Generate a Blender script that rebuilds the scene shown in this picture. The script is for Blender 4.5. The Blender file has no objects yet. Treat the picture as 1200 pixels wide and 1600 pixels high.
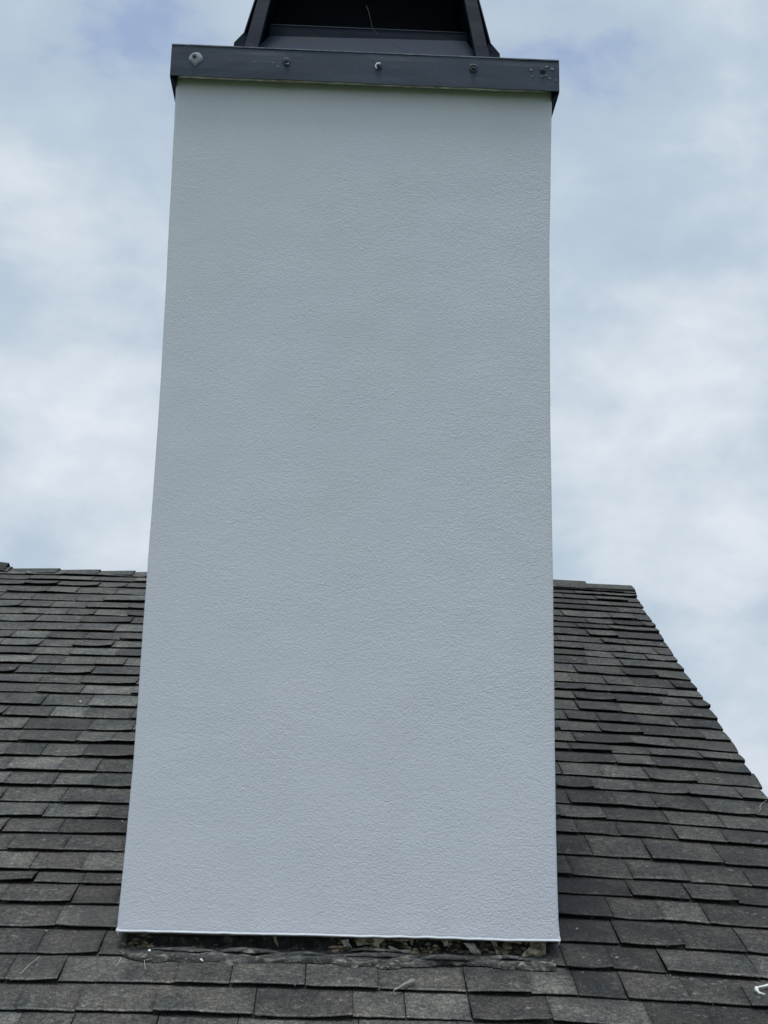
import bpy, bmesh, math, random
from mathutils import Vector, Matrix, noise
R = math.radians
random.seed(7)
scene = bpy.context.scene
C = scene.collection

# ------------------------------------------------------------------ camera
cam_d = bpy.data.cameras.new('camera'); cam = bpy.data.objects.new('camera', cam_d); C.objects.link(cam)
yaw, pitch, roll = 0.03371162, 0.23723138, 0.0236829
fw = Vector((math.sin(yaw)*math.cos(pitch), math.cos(yaw)*math.cos(pitch), math.sin(pitch)))
rt = Vector((math.cos(yaw), -math.sin(yaw), 0)); up = rt.cross(fw)
r2 = rt*math.cos(roll)+up*math.sin(roll); u2 = -rt*math.sin(roll)+up*math.cos(roll)
M = Matrix(((r2.x, u2.x, -fw.x, -0.03822), (r2.y, u2.y, -fw.y, -3.63349), (r2.z, u2.z, -fw.z, 0.20329), (0, 0, 0, 1)))
cam.matrix_world = M
cam_d.sensor_fit = 'VERTICAL'; cam_d.sensor_height = 24; cam_d.lens = 24*2200/1600
cam_d.clip_start = 0.05; cam_d.clip_end = 3000
scene.camera = cam
scene.view_settings.view_transform = 'Standard'; scene.view_settings.look = 'None'
scene.view_settings.exposure = 0.0; scene.view_settings.gamma = 1

# ------------------------------------------------------------------ sky
SUN_EL, SUN_AZ = 77, 196      # azimuth clockwise from +Y: behind and a little left of the camera
w = bpy.data.worlds.new('World'); scene.world = w; w.use_nodes = True
nt = w.node_tree; nt.nodes.clear()
def N(nt, t, **k):
    n = nt.nodes.new(t)
    for a, b in k.items(): setattr(n, a, b)
    return n
def L(nt, a, b): nt.links.new(a, b)
out = N(nt, 'ShaderNodeOutputWorld'); bg = N(nt, 'ShaderNodeBackground'); bg.inputs[1].default_value = 0.1
sky = N(nt, 'ShaderNodeTexSky', sky_type='NISHITA'); sky.sun_disc = False
sky.sun_elevation = R(SUN_EL); sky.sun_rotation = R(SUN_AZ)
tc = N(nt, 'ShaderNodeTexCoord')
mp = N(nt, 'ShaderNodeMapping'); mp.inputs['Scale'].default_value = (1.0, 1.0, 1.6); mp.inputs['Location'].default_value = (0.3, 0.0, 0.62)
L(nt, tc.outputs['Generated'], mp.inputs['Vector'])
def noi(nt, vec, scale, detail, rough=0.5, dist=0.0):
    n = N(nt, 'ShaderNodeTexNoise'); n.inputs['Scale'].default_value = scale; n.inputs['Detail'].default_value = detail
    n.inputs['Roughness'].default_value = rough; n.inputs['Distortion'].default_value = dist
    if vec: L(nt, vec, n.inputs['Vector'])
    return n
def ramp(nt, fac, stops):
    r = N(nt, 'ShaderNodeValToRGB'); e = r.color_ramp.elements
    while len(e) < len(stops): e.new(0.5)
    for el, (p, c) in zip(e, stops):
        el.position = p; el.color = (c, c, c, 1) if isinstance(c, (int, float)) else (*c, 1)
    L(nt, fac, r.inputs[0]); return r
def mix(nt, fac, a, b, blend='MIX'):
    m = N(nt, 'ShaderNodeMix', data_type='RGBA', blend_type=blend)
    for i, v in ((0, fac), (6, a), (7, b)):
        if isinstance(v, (int, float)): m.inputs[i].default_value = v
        elif isinstance(v, tuple): m.inputs[i].default_value = (*v, 1)
        else: L(nt, v, m.inputs[i])
    return m.outputs[2]
def math_(nt, op, a, b=None, c=None, clamp=False):
    m = N(nt, 'ShaderNodeMath', operation=op); m.use_clamp = clamp
    for i, v in enumerate((a, b, c)):
        if v is None: continue
        if isinstance(v, (int, float)): m.inputs[i].default_value = v
        else: L(nt, v, m.inputs[i])
    return m.outputs[0]
n1 = noi(nt, mp.outputs[0], 3.2, 3, 0.45, 0.1)           # broad grey and white banks
n2 = noi(nt, mp.outputs[0], 8.0, 8, 0.53, 0.12)          # cloud texture
n3 = noi(nt, mp.outputs[0], 3.4, 4, 0.5, 0.6)
nm = math_(nt, 'ADD', math_(nt, 'ADD', math_(nt, 'MULTIPLY', n1.outputs[0], 0.22), math_(nt, 'MULTIPLY', n2.outputs[0], 0.60)), 0.076)
def bank(d, rad, amp):          # a soft cloud bank in a direction of the sky
    v = N(nt, 'ShaderNodeVectorMath', operation='DISTANCE'); L(nt, tc.outputs['Generated'], v.inputs[0]); v.inputs[1].default_value = d
    dd = math_(nt, 'DIVIDE', v.outputs['Value'], rad)
    return math_(nt, 'MULTIPLY', math_(nt, 'POWER', 2.718, math_(nt, 'MULTIPLY', math_(nt, 'MULTIPLY', dd, dd), -1.0)), amp)
for d, rad, amp in (((-0.17, 0.948, 0.262), 0.10, 0.085), ((-0.225, 0.886, 0.43), 0.08, 0.035), ((0.227, 0.908, 0.353), 0.06, 0.045), ((0.24, 0.94, 0.27), 0.10, 0.055), ((0.276, 0.946, 0.16), 0.08, 0.05),
                    ((-0.21, 0.96, 0.193), 0.028, -0.10), ((0.239, 0.856, 0.46), 0.12, -0.02), ((-0.15, 0.885, 0.45), 0.10, -0.03)):
    nm = math_(nt, 'ADD', nm, bank(d, rad, amp))
cl = ramp(nt, nm, [(0.34, (3.3, 4.3, 6.3)), (0.41, (4.5, 5.5, 6.75)), (0.50, (5.1, 6.1, 7.15)), (0.57, (6.2, 7.0, 7.85)), (0.67, (7.7, 8.2, 8.9))])
# an overcast sky is brightest overhead
sz = N(nt, 'ShaderNodeSeparateXYZ'); L(nt, tc.outputs['Generated'], sz.inputs[0])
zen = ramp(nt, sz.outputs[2], [(0.55, 1.0), (1.0, 3.0)])
gap = ramp(nt, n3.outputs[0], [(0.74, 0.0), (0.84, 0.4)])
final = mix(nt, gap.outputs[0], mix(nt, 1.0, cl.outputs[0], zen.outputs[0], 'MULTIPLY'), sky.outputs[0])
L(nt, final, bg.inputs[0]); L(nt, bg.outputs[0], out.inputs[0])

# ------------------------------------------------------------------ sun (veiled by cloud)
sd = bpy.data.lights.new('sun', 'SUN'); sd.energy = 1.5; sd.angle = R(16); sd.color = (1.0, 0.98, 0.95)
so = bpy.data.objects.new('sun', sd); C.objects.link(so)
sv = Vector((math.sin(R(SUN_AZ))*math.cos(R(SUN_EL)), math.cos(R(SUN_AZ))*math.cos(R(SUN_EL)), math.sin(R(SUN_EL))))
so.rotation_euler = sv.to_track_quat('Z', 'Y').to_euler(); so.location = sv*20

# ------------------------------------------------------------------ materials
def mat(name, base, rough=0.6, metal=0.0, spec=0.5):
    m = bpy.data.materials.new(name); m.use_nodes = True; t = m.node_tree
    b = t.nodes['Principled BSDF']; b.inputs['Base Color'].default_value = (*base, 1)
    b.inputs['Roughness'].default_value = rough; b.inputs['Metallic'].default_value = metal
    b.inputs['Specular IOR Level'].default_value = spec
    return m, t, b
def objco(t, scale=(1, 1, 1)):
    c = N(t, 'ShaderNodeTexCoord'); m = N(t, 'ShaderNodeMapping'); m.inputs['Scale'].default_value = scale
    L(t, c.outputs['Object'], m.inputs['Vector']); return m.outputs[0]
def bump(t, b, h, dist, strength=1.0, prev=None):
    n = N(t, 'ShaderNodeBump'); n.inputs['Distance'].default_value = dist; n.inputs['Strength'].default_value = strength
    L(t, h, n.inputs['Height'])
    if prev: L(t, prev, n.inputs['Normal'])
    L(t, n.outputs[0], b.inputs['Normal']); return n.outputs[0]

# painted stucco
STUCCO, t, b = mat('white_stucco', (0.74, 0.76, 0.775), 0.55, 0, 0.4)
o = objco(t)
s1 = noi(t, objco(t, (0.9, 1, 1.05)), 185, 3, 0.6, 0.4)
s2 = noi(t, objco(t, (0.85, 1, 1.1)), 62, 2, 0.5, 0.4)
s3 = noi(t, o, 4.0, 3, 0.5)
h = math_(t, 'ADD', math_(t, 'MULTIPLY', s1.outputs[0], 0.75), math_(t, 'MULTIPLY', s2.outputs[0], 0.3))
soft = bump(t, b, s3.outputs[0], 0.004, 0.5)
nb = N(t, 'ShaderNodeBump'); nb.inputs['Distance'].default_value = 0.0033
sxz = N(t, 'ShaderNodeSeparateXYZ'); L(t, o, sxz.inputs[0])
rough_ = math_(t, 'ADD', math_(t, 'MULTIPLY', sxz.outputs[0], 0.28), math_(t, 'MULTIPLY', sxz.outputs[2], -0.13))   # trowelled smoother high on the left
rough_ = math_(t, 'ADD', math_(t, 'ADD', rough_, 0.42), math_(t, 'MULTIPLY', s3.outputs[0], 0.7), clamp=True)
L(t, rough_, nb.inputs['Strength']); L(t, h, nb.inputs['Height']); L(t, soft, nb.inputs['Normal']); L(t, nb.outputs[0], b.inputs['Normal'])
c1 = ramp(t, noi(t, objco(t, (1, 1, 0.6)), 2.2, 4, 0.55).outputs[0], [(0.35, (0.56, 0.572, 0.598)), (0.65, (0.578, 0.586, 0.632))])
c2 = ramp(t, noi(t, objco(t, (1.6, 1, 0.5)), 3.2, 5, 0.6, 0.6).outputs[0], [(0.3, 0.975), (0.6, 1.0)])
L(t, mix(t, 1.0, c1.outputs[0], c2.outputs[0], 'MULTIPLY'), b.inputs['Base Color'])

# shingle granules
SHINGLE, t, b = mat('asphalt_shingle', (0.1, 0.1, 0.1), 0.93, 0, 0.25)
o = objco(t)
at_ = N(t, 'ShaderNodeAttribute', attribute_name='tone')
g1 = noi(t, o, 230, 4, 0.8); g2 = noi(t, o, 75, 5, 0.65, 0.5); g3 = noi(t, o, 9, 5, 0.6)
st = noi(t, objco(t, (0.7, 0.8, 0.8)), 22, 5, 0.65)
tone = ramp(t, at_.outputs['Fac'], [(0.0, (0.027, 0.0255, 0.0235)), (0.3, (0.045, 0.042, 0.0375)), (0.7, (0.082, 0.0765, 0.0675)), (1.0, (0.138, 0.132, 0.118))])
sp = ramp(t, g1.outputs[0], [(0.34, 0.22), (0.48, 0.85), (0.58, 1.4), (0.70, 2.9)])
col = mix(t, 0.85, tone.outputs[0], sp.outputs[0], 'MULTIPLY')
sp2 = ramp(t, g2.outputs[0], [(0.3, 0.42), (0.5, 1.0), (0.7, 1.7)])
col = mix(t, 0.9, col, sp2.outputs[0], 'MULTIPLY')
sp3 = ramp(t, g3.outputs[0], [(0.35, (0.62, 0.67, 0.72)), (0.62, (1.16, 1.13, 1.06))])
col = mix(t, 0.9, col, sp3.outputs[0], 'MULTIPLY')
lich = ramp(t, math_(t, 'MULTIPLY', st.outputs[0], g2.outputs[0]), [(0.33, 0.0), (0.45, 0.6)])
col = mix(t, lich.outputs[0], col, (0.26, 0.265, 0.25))
# soot and tar wash beside the lower right chimney corner and below its foot
def spot(cx, cy, rx, ry, amp):
    sx = N(t, 'ShaderNodeSeparateXYZ'); L(t, o, sx.inputs[0])
    dx = math_(t, 'DIVIDE', math_(t, 'SUBTRACT', sx.outputs[0], cx), rx)
    dy = math_(t, 'DIVIDE', math_(t, 'SUBTRACT', sx.outputs[1], cy), ry)
    d = math_(t, 'SQRT', math_(t, 'ADD', math_(t, 'MULTIPLY', dx, dx), math_(t, 'MULTIPLY', dy, dy)))
    d = math_(t, 'ADD', d, math_(t, 'MULTIPLY', math_(t, 'SUBTRACT', g3.outputs[0], 0.5), 1.6))
    return math_(t, 'MULTIPLY', math_(t, 'SUBTRACT', 1.15, d, clamp=True), amp)
dk = math_(t, 'MAXIMUM', spot(0.58, 0.22, 0.22, 0.55, 1.1), spot(0.60, -0.05, 0.16, 0.10, 1.2), clamp=True)
col = mix(t, math_(t, 'MULTIPLY', dk, 0.8), col, mix(t, 0.8, (0.017, 0.018, 0.019), sp.outputs[0], 'MULTIPLY'))
dk2 = spot(-0.62, 0.12, 0.15, 0.35, 0.45)
col = mix(t, dk2, col, (0.05, 0.047, 0.038))
L(t, col, b.inputs['Base Color'])
bump(t, b, math_(t, 'ADD', g1.outputs[0], math_(t, 'MULTIPLY', g2.outputs[0], 0.8)), 0.0022, 1.0)

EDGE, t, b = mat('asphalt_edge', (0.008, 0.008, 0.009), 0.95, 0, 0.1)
def simple(name, a, c, sc=60, rough=0.8, d=0.001):
    m, t, b = mat(name, a, rough, 0, 0.3)
    n = noi(t, objco(t), sc, 5, 0.6)
    L(t, ramp(t, n.outputs[0], [(0.35, a), (0.65, c)]).outputs[0], b.inputs['Base Color'])
    bump(t, b, n.outputs[0], d, 0.8); return m
def metalmat(name, a, c, rough, sc, spec=0.5):
    m, t, b = mat(name, a, rough, 0.0, spec)
    n = noi(t, objco(t, (0.5, 1, 1.4)), sc, 6, 0.6, 0.6)
    r = ramp(t, n.outputs[0], [(0.32, a), (0.68, c)])
    n2 = noi(t, objco(t, (3, 3, 0.6)), 30, 3, 0.6)
    r2 = ramp(t, n2.outputs[0], [(0.62, 0.0), (0.8, 0.22)])
    L(t, mix(t, r2.outputs[0], r.outputs[0], (c[0]*2.2, c[1]*2.0, c[2]*1.8)), b.inputs['Base Color'])
    L(t, ramp(t, n.outputs[0], [(0.3, rough-0.1), (0.7, rough+0.12)]).outputs[0], b.inputs['Roughness'])
    bump(t, b, n.outputs[0], 0.004, 0.6); return m
FASCIA = metalmat('dark_cap_metal', (0.008, 0.015, 0.030), (0.034, 0.049, 0.074), 0.5, 5, 0.4)
HEM = simple('highlight_hem', (0.07, 0.085, 0.10), (0.16, 0.18, 0.2), 40)  # highlight on the cap's top edge, put into a paler hem colour
SHROUD = metalmat('black_shroud_metal', (0.003, 0.006, 0.014), (0.006, 0.011, 0.024), 0.6, 9, 0.15)
SLOPE = metalmat('paler_shroud_metal', (0.006, 0.012, 0.024), (0.026, 0.040, 0.060), 0.7, 8, 0.2)
MASTIC, t, b = mat('weathered_mastic', (0.1, 0.1, 0.09), 0.9, 0, 0.25)
m1 = noi(t, objco(t, (0.6, 1, 1)), 60, 6, 0.7, 0.8); m2 = noi(t, objco(t, (0.5, 1, 1)), 13, 4, 0.6)
r = ramp(t, m1.outputs[0], [(0.38, (0.02, 0.02, 0.018)), (0.52, (0.075, 0.074, 0.066)), (0.64, (0.26, 0.25, 0.215))])
L(t, mix(t, ramp(t, m2.outputs[0], [(0.42, 0.0), (0.56, 0.6)]).outputs[0], r.outputs[0], (0.05, 0.052, 0.05)), b.inputs['Base Color'])
bump(t, b, m1.outputs[0], 0.006, 1.0)
TAR, t, b = mat('black_tar_felt', (0.012, 0.012, 0.014), 0.85, 0, 0.3)
m1 = noi(t, objco(t), 45, 5, 0.6, 0.6)
L(t, ramp(t, m1.outputs[0], [(0.4, (0.006, 0.006, 0.008)), (0.58, (0.022, 0.021, 0.02)), (0.72, (0.10, 0.09, 0.075))]).outputs[0], b.inputs['Base Color'])
bump(t, b, m1.outputs[0], 0.006, 1.0)
BEAD = simple('white_bead', (0.52, 0.53, 0.55), (0.62, 0.63, 0.65), 25, 0.6)
CREAM = simple('peeling_cream_paint', (0.10, 0.09, 0.06), (0.36, 0.32, 0.23), 60)
GREYCHIP = simple('grey_chip', (0.16, 0.16, 0.145), (0.33, 0.32, 0.28), 90)
WHITECHIP = simple('white_chip', (0.66, 0.65, 0.60), (0.8, 0.79, 0.74), 120)
CAULK = simple('dirty_caulk', (0.22, 0.20, 0.15), (0.62, 0.59, 0.50), 30)
SEAL = simple('grey_sealant', (0.19, 0.215, 0.24), (0.34, 0.37, 0.39), 130)
SMEAR = simple('pale_smear', (0.09, 0.11, 0.13), (0.26, 0.29, 0.32), 160)
SCREW = simple('dark_screw', (0.02, 0.024, 0.03), (0.05, 0.058, 0.07), 150, 0.5)
BROWN = simple('brown_weep_strip', (0.10, 0.08, 0.065), (0.2, 0.17, 0.14), 30)
WIRE = simple('wire_metal', (0.03, 0.027, 0.025), (0.06, 0.05, 0.045), 60, 0.5)
STRAW = simple('dry_straw', (0.34, 0.30, 0.22), (0.46, 0.42, 0.33), 80)
SIDING = simple('house_siding', (0.42, 0.41, 0.38), (0.47, 0.46, 0.43), 5, 0.8)
DECK = simple('roof_deck', (0.03, 0.03, 0.03), (0.05, 0.05, 0.045), 20)
GRASS = simple('lawn', (0.045, 0.07, 0.025), (0.09, 0.11, 0.045), 2.0, 0.95, 0.02)

# ------------------------------------------------------------------ object helpers
def props(o, label=None, cat=None, group=None, kind=None):
    if label: o['label'] = label
    if cat: o['category'] = cat
    if group: o['group'] = group
    if kind: o['kind'] = kind
    return o
def empty(name, loc=(0, 0, 0), parent=None):
    o = bpy.data.objects.new(name, None); C.objects.link(o); o.location = loc; o.empty_display_size = 0.1
    if parent: o.parent = parent
    return o
def obj(name, bm, mats, parent=None, smooth=False, recalc=True):
    if recalc: bmesh.ops.recalc_face_normals(bm, faces=bm.faces)
    me = bpy.data.meshes.new(name); bm.to_mesh(me); bm.free()
    for m in (mats if isinstance(mats, (list, tuple)) else [mats]): me.materials.append(m)
    if smooth:
        for p in me.polygons: p.use_smooth = True
    o = bpy.data.objects.new(name, me); C.objects.link(o)
    if parent: o.parent = parent
    return o
def hexa(bm, P, mi=0):
    v = [bm.verts.new(p) for p in P]
    for f in ((0, 1, 2, 3), (7, 6, 5, 4), (0, 4, 5, 1), (1, 5, 6, 2), (2, 6, 7, 3), (3, 7, 4, 0)):
        bm.faces.new([v[i] for i in f]).material_index = mi
def box(bm, x0, x1, y0, y1, z0, z1, mi=0):
    hexa(bm, [(x0, y0, z0), (x1, y0, z0), (x1, y1, z0), (x0, y1, z0), (x0, y0, z1), (x1, y0, z1), (x1, y1, z1), (x0, y1, z1)], mi)
def bevel(bm, w_, seg=2):
    bmesh.ops.recalc_face_normals(bm, faces=bm.faces)
    bmesh.ops.bevel(bm, geom=list(bm.edges), offset=w_, segments=seg, affect='EDGES', profile=0.6)
def tube(bm, pts, rad, n=7):
    pts = [Vector(p) for p in pts]; rings = []
    for i, p in enumerate(pts):
        d = (pts[min(i+1, len(pts)-1)]-pts[max(i-1, 0)]).normalized()
        a = d.orthogonal().normalized(); b_ = d.cross(a); r_ = rad[i] if isinstance(rad, (list, tuple)) else rad
        rings.append([bm.verts.new(p+(a*math.cos(2*math.pi*j/n)+b_*math.sin(2*math.pi*j/n))*r_) for j in range(n)])
    for A, B in zip(rings, rings[1:]):
        for j in range(n): bm.faces.new((A[j], A[(j+1) % n], B[(j+1) % n], B[j]))
    bm.faces.new(rings[0][::-1]); bm.faces.new(rings[-1])
def interp(tab, z):
    if z <= tab[0][0]: return tab[0][1]
    for (a, x), (b_, y) in zip(tab, tab[1:]):
        if z <= b_: return x+(y-x)*(z-a)/(b_-a)
    return tab[-1][1]
def nz(*p): return noise.noise(Vector(p))
PITCH = R(23.7); cP, sP = math.cos(PITCH), math.sin(PITCH)
def rp(x, v, h_=0.0):          # point on the front roof slope: across, up the slope, above it
    return Vector((x, v*cP - h_*sP, -0.05 + v*sP + h_*cP))

# ------------------------------------------------------------------ ground and house
bm = bmesh.new()
for i in range(1): box(bm, -900, 900, -900, 900, -5.3, -5.0)
props(obj('ground', bm, GRASS), kind='structure')
house = props(empty('house', (0, 2, -5)), 'house under a steep grey brown shingle roof that carries the white chimney', 'house')
def hobj(*a, **k):
    o = obj(*a, **k); return o
EAVE, RIDGE = -1.45, 4.20
RAKE = [(-1.5, 1.30), (-0.4, 1.335), (0.4, 1.355), (1.063, 1.384), (1.352, 1.404), (2.056, 1.451), (2.75, 1.473), (3.79, 1.531), (4.213, 1.556)]
LEFT = -2.75
def under(o, parent):          # parent without moving
    o.parent = parent; o.matrix_parent_inverse = Matrix.Translation(-Vector(house.location)); return o
ry, rz = rp(0, RIDGE, -0.012).y, rp(0, RIDGE, -0.012).z
ey, ez = rp(0, EAVE, -0.012).y, rp(0, EAVE, -0.012).z
by = 2*ry-ey
bm = bmesh.new()
box(bm, LEFT+0.3, 1.22, ey+0.4, by-0.4, -5.0, ez-0.02)
v = [bm.verts.new(p) for p in ((LEFT+0.3, ey+0.4, ez-0.018), (LEFT+0.3, by-0.4, ez-0.018), (LEFT+0.3, ry, rz-0.25), (1.22, ey+0.4, ez-0.018), (1.22, by-0.4, ez-0.018), (1.22, ry, rz-0.25))]
for f in ((0, 1, 2), (5, 4, 3), (0, 2, 5, 3), (2, 1, 4, 5), (1, 0, 3, 4)): bm.faces.new([v[i] for i in f])
under(hobj('wall', bm, SIDING), house)
bm = bmesh.new()
x1a, x1b = 1.27, 1.52
P = [(LEFT, ey), (x1a, ey), (x1b, ry), (LEFT, ry)]
top = [(x, y, ez if y == ey else rz) for x, y in P]; bot = [(x, y, z-0.09) for x, y, z in top]
hexa(bm, bot+top)
P2 = [(LEFT, ry+0.001), (x1b, ry+0.001), (x1a, by), (LEFT, by)]
top = [(x, y, ez if y == by else rz) for x, y in P2]; bot = [(x, y, z-0.09) for x, y, z in top]
hexa(bm, bot+top)
roof = under(hobj('roof', bm, DECK), house)
def onr(o): o.parent = roof; return o

# --- shingles
Lr = [-0.15, -0.018, 0.118, 0.25, 0.377, 0.452, 0.582, 0.706, 0.823, 0.942, 1.077, 1.212, 1.352, 1.489, 1.62, 1.76, 1.893, 2.045, 2.173, 2.299, 2.433, 2.574, 2.702, 2.829, 2.963, 3.112, 3.251, 3.384, 3.523, 3.675, 3.825, 3.953, 4.07, 4.19]
Rr = [-0.168, -0.03, 0.103, 0.243, 0.385, 0.505, 0.646, 0.806, 0.928, 1.05, 1.191, 1.311, 1.443, 1.562, 1.658, 1.781, 1.905, 2.035, 2.176, 2.298, 2.415, 2.557, 2.696, 2.83, 2.938, 3.071, 3.181, 3.326, 3.432, 3.547, 3.694, 3.819, 3.934, 4.052, 4.143, 4.2]
for i in range(9):
    Lr.insert(0, Lr[0]-(0.134 if i else 0.133)); Rr.insert(0, Rr[0]-(0.136 if i else 0.128))
def bend(x): return -0.06*((x-0.1)**2-0.16) if x > 0.5 else (-0.012*(x+0.5)**2 if x < -0.5 else 0)
def vrow(k, x, side):
    if side == 'l': a = Lr[k]
    elif side == 'r': a = Rr[k]
    else: f = min(1, max(0, x+0.5)); a = Lr[k]*(1-f)+Rr[k]*f
    return a+bend(x)*(1 if a > -0.5 else 1)+0.007*nz(x*1.7, k*3.7, 1.0)
bm = bmesh.new(); tl = bm.faces.layers.float.new('tone')
def piece(k, x0, x1, side, hb, th, dv, tone, dh, skL=0.0, skR=0.0):
    nx = max(4, int((x1-x0)/0.018)); prof = [(0.0, -1), (0.0, -0.35), (0.0012, 0.0), (0.055, None), (0.3, None), (0.65, None), (1.18, None)]
    cols = []; sd_ = random.random()*50
    tw = random.uniform(-0.0018, 0.0018)
    for i in range(nx+1):
        f = i/nx; x = x0+(x1-x0)*f
        vb = vrow(k, x, side)+dv; e = vrow(k+1, x, side)-vrow(k, x, side)-dv
        rag = 0.0034*nz(x*16, k*5.1, sd_)+0.0018*nz(x*70, k*5.1, sd_)
        lift = hb+tw*(f-0.5)*2+0.0030*nz(x*7, k*2.0, sd_)+(0.004*abs(f-0.5)**2*4 if tw > 0.0009 else 0)
        ring = [rp(x, vb+rag+0.03, lift-th)]
        for s_, hh in prof:
            if hh is not None and s_ < 0.01:
                hgt = lift-(th if hh == -1 else th*0.0 + (0.0016 if hh == -0.35 else 0)); sv_ = vb+rag+s_
            else:
                hgt = lift*(1-s_)+dh*s_+0.0011*nz(x*12, s_*3+k*7.3, sd_) if s_ < 1.1 else -0.0035
                sv_ = vb+e*s_
            xx = x
            if i == 0: xx += skL*s_+0.0012*nz(s_*6, k, sd_)
            if i == nx: xx += skR*s_+0.0012*nz(s_*6, k, sd_+9)
            ring.append(rp(xx, sv_, hgt))
        cols.append([bm.verts.new(p) for p in ring])
    for A, B in zip(cols, cols[1:]):
        for j in range(len(A)-1):
            f_ = bm.faces.new((A[j], B[j], B[j+1], A[j+1])); f_.material_index = 1 if j < 2 else 0; f_[tl] = min(1, tone+0.28) if j in (2, 3) else tone; f_.smooth = j > 3  # paler lower edge: wear and butt highlight put into the tone
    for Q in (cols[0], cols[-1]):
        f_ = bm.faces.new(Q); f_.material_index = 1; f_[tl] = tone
def row(k, xa, xb, side, rakeend=False):
    x = xa+random.uniform(-0.12, 0)
    while x < xb-0.03:
        wd = random.choice((0.12, 0.14, 0.15, 0.16, 0.17, 0.19, 0.22))*random.uniform(0.93, 1.07)
        x1 = x+wd
        if x1 > xb-0.05: x1 = xb
        thick = random.random() < 0.5
        hb = random.uniform(0.0095, 0.0135) if thick else random.uniform(0.0055, 0.0080)
        dv = random.uniform(-0.006, -0.002) if thick else random.uniform(0.0, 0.004)
        if random.random() < 0.04: hb += 0.003
        tone = min(1, max(0.1, random.gauss(0.64, 0.16)))
        if side == 'r' or x > 0.5: tone = min(1, max(0.06, tone-0.27))
        g = 0.0022 if random.random() < 0.5 else 0.0004
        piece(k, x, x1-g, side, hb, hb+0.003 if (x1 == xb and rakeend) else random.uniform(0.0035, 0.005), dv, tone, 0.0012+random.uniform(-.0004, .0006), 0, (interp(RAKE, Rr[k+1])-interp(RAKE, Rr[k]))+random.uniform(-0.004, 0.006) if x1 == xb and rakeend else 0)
        x = x1
for k in range(len(Rr)-1):
    if Rr[k] < 0.0:
        row(k, LEFT, interp(RAKE, Rr[k])+random.uniform(0, 0.014), 'b', True)
    else:
        row(k, 0.47, interp(RAKE, Rr[k])+random.choice((0, 0, 0, 0.003, 0.010))+random.uniform(-0.003, 0.003), 'r', True)
for k in range(len(Lr)-1):
    if Rr[k] >= 0.0: row(k, LEFT, -0.47, 'l')
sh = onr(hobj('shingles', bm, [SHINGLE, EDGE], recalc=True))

# --- ridge caps
def capshingle(xa, xb, lift, tone, hump=0.0, dz=0.0):
    bm = bmesh.new(); tl = bm.faces.layers.float.new('tone'); cols = []
    n = 6
    for i in range(n+1):
        f = i/n; x = xa+(xb-xa)*f; h0 = 0.012+lift*(1-f)+hump*math.sin(math.pi*min(1, f+0.1))
        ring = []
        for q in (-0.125, -0.118, -0.07, -0.03, 0.0, 0.03, 0.07, 0.118):
            a = abs(q); hh = h0+0.001*nz(x*20, q*30, xa)
            if q <= 0: p = rp(x, RIDGE+q, hh-(0.0 if a < 0.12 else 0.005))
            else:
                p = rp(x, RIDGE-a, hh); p.y = 2*rp(0, RIDGE).y-p.y
            if a < 0.02: p.z -= 0.004
            p.z += dz*(1-abs(q)/0.13); ring.append(p)
        cols.append([bm.verts.new(p) for p in ring]+[bm.verts.new(Vector(p)-Vector((0, 0, 0.007))) for p in ring[::-1]])
    m_ = len(cols[0])
    for A, B in zip(cols, cols[1:]):
        for j in range(m_):
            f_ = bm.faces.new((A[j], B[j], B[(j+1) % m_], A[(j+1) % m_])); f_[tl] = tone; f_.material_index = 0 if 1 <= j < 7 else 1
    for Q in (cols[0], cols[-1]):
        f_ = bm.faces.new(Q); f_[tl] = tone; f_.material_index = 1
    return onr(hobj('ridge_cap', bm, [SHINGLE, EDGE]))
xs = [-2.80, -2.55, -2.33, -2.10, -1.87, -1.79, -1.535, -1.32, -1.135, -0.95, -0.7, -0.45, -0.2, 0.05, 0.3, 0.56, 0.80, 1.02]
for a_, b_ in zip(xs, xs[1:]):
    capshingle(a_+0.005 if a_ > -1 else a_-0.012, b_+0.02, -0.010, random.uniform(0.4, 0.7))
capshingle(1.04, 1.315, 0.006, 0.5, dz=0.016)
capshingle(1.30, 1.566, 0.004, 0.45, dz=0.0)
capshingle(0.98, 1.08, 0.006, 0.5, dz=0.010)
capshingle(-2.3, -1.79, 0.012, 0.02, hump=0.028, dz=0.02)

# --- rake trim board under the right edge
bm = bmesh.new(); prev = None
for vv, xr in [(-1.45, 0)]+[(a_, 0) for a_, _ in RAKE[1:-1]]+[(4.19, 0)]:
    xr = interp(RAKE, vv)-0.040
    sec = [bm.verts.new(p) for p in (rp(xr, vv, -0.0085), rp(xr+0.03, vv, -0.0085), rp(xr+0.03, vv, -0.16), rp(xr, vv, -0.16))]
    if prev:
        for j in range(4): bm.faces.new((prev[j], sec[j], sec[(j+1) % 4], prev[(j+1) % 4]))
    else: bm.faces.new(sec[::-1])
    prev = sec
bm.faces.new(prev); onr(hobj('rake_board', bm, SCREW))

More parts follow.
